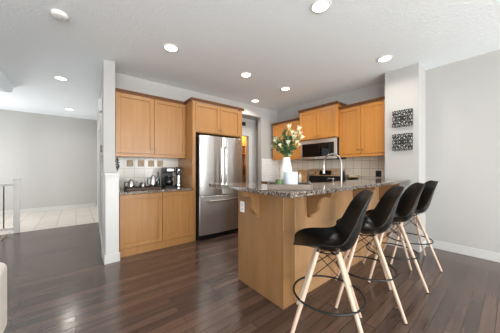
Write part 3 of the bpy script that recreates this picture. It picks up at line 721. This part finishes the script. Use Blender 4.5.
hallplate(4.20, 1.40, .11, .12, 'light_switch', 'light switch plate on the hall wall below the thermostat', 'light switch', mat('switchp', (150,148,145), .4), .01)
tag(recenter(MB().box(3.27, 3.47, NY-.012, NY-.001, 2.36, 2.46).build('wall_sign', BLACKP, bevel=.002)), 'small black plaque above the pantry doorway', 'sign')

# ================================================================== STAIR RAILING
st = thing('stair_railing', 'white stair railing with newel post and dark iron balusters', 'railing', (-.88, 5.98, 0))
nb = MB().box(-.918, -.838, 5.955, 6.025, .0125, 1.02); nb.box(-.928, -.828, 5.945, 6.035, 1.021, 1.05).build('newel_post', RAILW, st, bevel=.004)
MB().box(XL+.01, -.919, 5.965, 6.015, .91, .955).build('handrail', RAILW, st, bevel=.006)
MB().box(XL+.01, -.919, 5.965, 6.015, .08, .12).build('bottom_rail', RAILW, st, bevel=.004)
for k in range(12):
    x = -1.045-k*.125
    MB().tube([(x,5.99,.12),(x,5.99,.91)], .009, 8).build('baluster', BLKMET, st)
# white upholstered sofa end in the lower left corner
sf = thing('sofa', 'white upholstered seat cut off by the lower left corner', 'sofa', (-.7, 2.1, 0))
MB().box(-1.20, -.40, 1.45, 2.22, .08, .40).build('seat_base', LINEN, sf, bevel=.03, seg=4)
MB().box(-1.20, -.37, 2.00, 2.26, .12, .60).build('arm', LINEN, sf, bevel=.05, seg=5)
MB().box(-1.18, -.42, 1.47, 1.98, .405, .50).build('cushion', LINEN, sf, bevel=.03, seg=4)
for x in (-1.15, -.45):
    for y in (1.50, 2.15): MB().tube([(x,y,0),(x,y,.125)], .02, 10).build('leg', DKBROWN, sf)

# ================================================================== PANTRY
ps = thing('pantry_shelving', 'honey wood pantry shelving seen through the doorway', 'shelf', (4.0, 5.3, 0))
for x in (3.30, 4.62): MB().box(x, x+.02, 5.12, 5.48, 0, 2.3).build('side_panel', MAPLE_D, ps)
for z in (.3,.65,1.0,1.33,1.68): MB().box(3.321, 4.619, 5.12, 5.48, z, z+.022).build('shelf', MAPLE_D, ps)
MB().box(3.321, 4.619, 5.10, 5.1195, 1.93, 2.3).build('valance', MAPLE_D, ps)
MB().box(3.975, 4.0, 5.10, 5.1195, 0, 1.93).build('upright', MAPLE_D, ps)
PI_ = [(3.86,1.7025,.05,.18,AMBER,'amber jar on the top pantry shelf'),(4.12,1.7025,.055,.14,TAN,'tan canister on the top pantry shelf'),
       (3.86,1.3525,.05,.20,GLASS,'clear glass jar on the second pantry shelf'),(4.12,1.3525,.05,.22,WHITEC,'white canister on the second pantry shelf'),
       (3.86,1.0225,.06,.17,DKBROWN,'dark brown canister on the middle pantry shelf'),(4.12,1.0225,.06,.20,BLACKP,'black canister on the middle pantry shelf')]
for x, z, r, h, m, lb in PI_:
    t = thing('storage_jar', lb, 'jar', (x, 5.26, z))
    MB().lathe([(0,0),(r,0),(r,h*.85),(r*.8,h),(0,h)], (x,5.26,z), 20).build('jar_body', m, t)
    MB().lathe([(0,h+.001),(r*.8,h+.001),(r*.8,h+.025),(0,h+.025)], (x,5.26,z), 20).build('lid', STEEL_D, t)
pl = thing('pantry_lamp', 'small round ceiling lamp inside the pantry', 'ceiling light', (3.75, 4.85, 2.5))
MB().lathe([(0,-.05),(.06,-.045),(.09,-.02),(.095,0),(0,0)], (3.75,4.85,2.499), 24).build('lamp_shade', mat('lamp_warm', (255,230,190), .5, emit=((255,220,170), 4)), pl)
L = bpy.data.lights.new('pantry_bulb', 'POINT'); L.energy = 55; L.color = (1,.80,.55); L.shadow_soft_size = .08
lo = bpy.data.objects.new('pantry_bulb', L); COL.objects.link(lo); lo.parent = pl; lo.location = (0,0,-.13)

# ================================================================== CEILING THINGS
LENS = mat('lamp_lens', (255,250,242), .5, emit=((255,250,240), 9))
def can(label):
    t = thing('recessed_light', label, 'ceiling light', (0,0,H), 'recessed ceiling lights', local=True)
    MB().lathe([(.075,-.001),(.075,-.012),(.088,-.012),(.100,-.004),(.100,-.001)], (0,0,0), 36).build('trim_ring', WHITEP, t)
    MB().lathe([(0,-.006),(.0745,-.006),(.0745,-.001),(0,-.001)], (0,0,0), 36).build('lens', LENS, t)
    l = bpy.data.lights.new('can_bulb', 'AREA'); l.shape = 'DISK'; l.size = .14; l.energy = CAN_POWER; l.color = CAN_COL; l.spread = math.radians(150)
    lo = bpy.data.objects.new('can_bulb', l); COL.objects.link(lo); lo.parent = t; lo.location = (0,0,-.016)
    return t
CANS = [(1.826,1.165,'recessed ceiling light above the near end of the bar, at the top edge'),(3.413,1.149,'recessed ceiling light just in front of the white column'),
        (.956,2.795,'recessed ceiling light in front of the coffee counter cabinets'),(2.201,2.806,'recessed ceiling light in the middle of the kitchen, in front of the fridge'),
        (3.187,2.808,'recessed ceiling light nearest the microwave'),(3.209,3.75,'recessed ceiling light in front of the pantry niche, right of the fridge'),
        (-.202,4.942,'nearer of the two recessed lights in the hallway'),(-.133,7.376,'farther of the two recessed lights, by the hallway end wall')]
c0 = can('')
for i, (x, y, lb) in enumerate(CANS):
    o = c0 if i == 0 else copy_tree(c0)
    o.location = (x, y, H); o['label'] = lb
sm = thing('smoke_detector', 'round white smoke detector on the ceiling at the upper left', 'smoke detector', (-.126,2.90,H), local=True)
MB().lathe([(0,-.042),(.045,-.042),(.062,-.034),(.070,-.018),(.070,-.001),(0,-.001)], (0,0,0), 36).build('detector_body', WHITEP, sm)
MB().lathe([(0,-.0435),(.006,-.0435),(.006,-.0421),(0,-.0421)], (.02,-.02,0), 12).build('test_button', mat('grey_button', (120,120,120), .5), sm)
for x, y, lb in ((4.05,3.15,'small white sprinkler cap on the ceiling near the microwave cabinet'),(4.05,1.98,'small white sprinkler cap on the ceiling near the white column')):
    t = MB().lathe([(0,-.008),(.03,-.008),(.035,-.001),(0,-.001)], (0,0,0), 24).build('sprinkler_cap', WHITEP); t.location = (x,y,H)
    tag(t, lb, 'sprinkler')
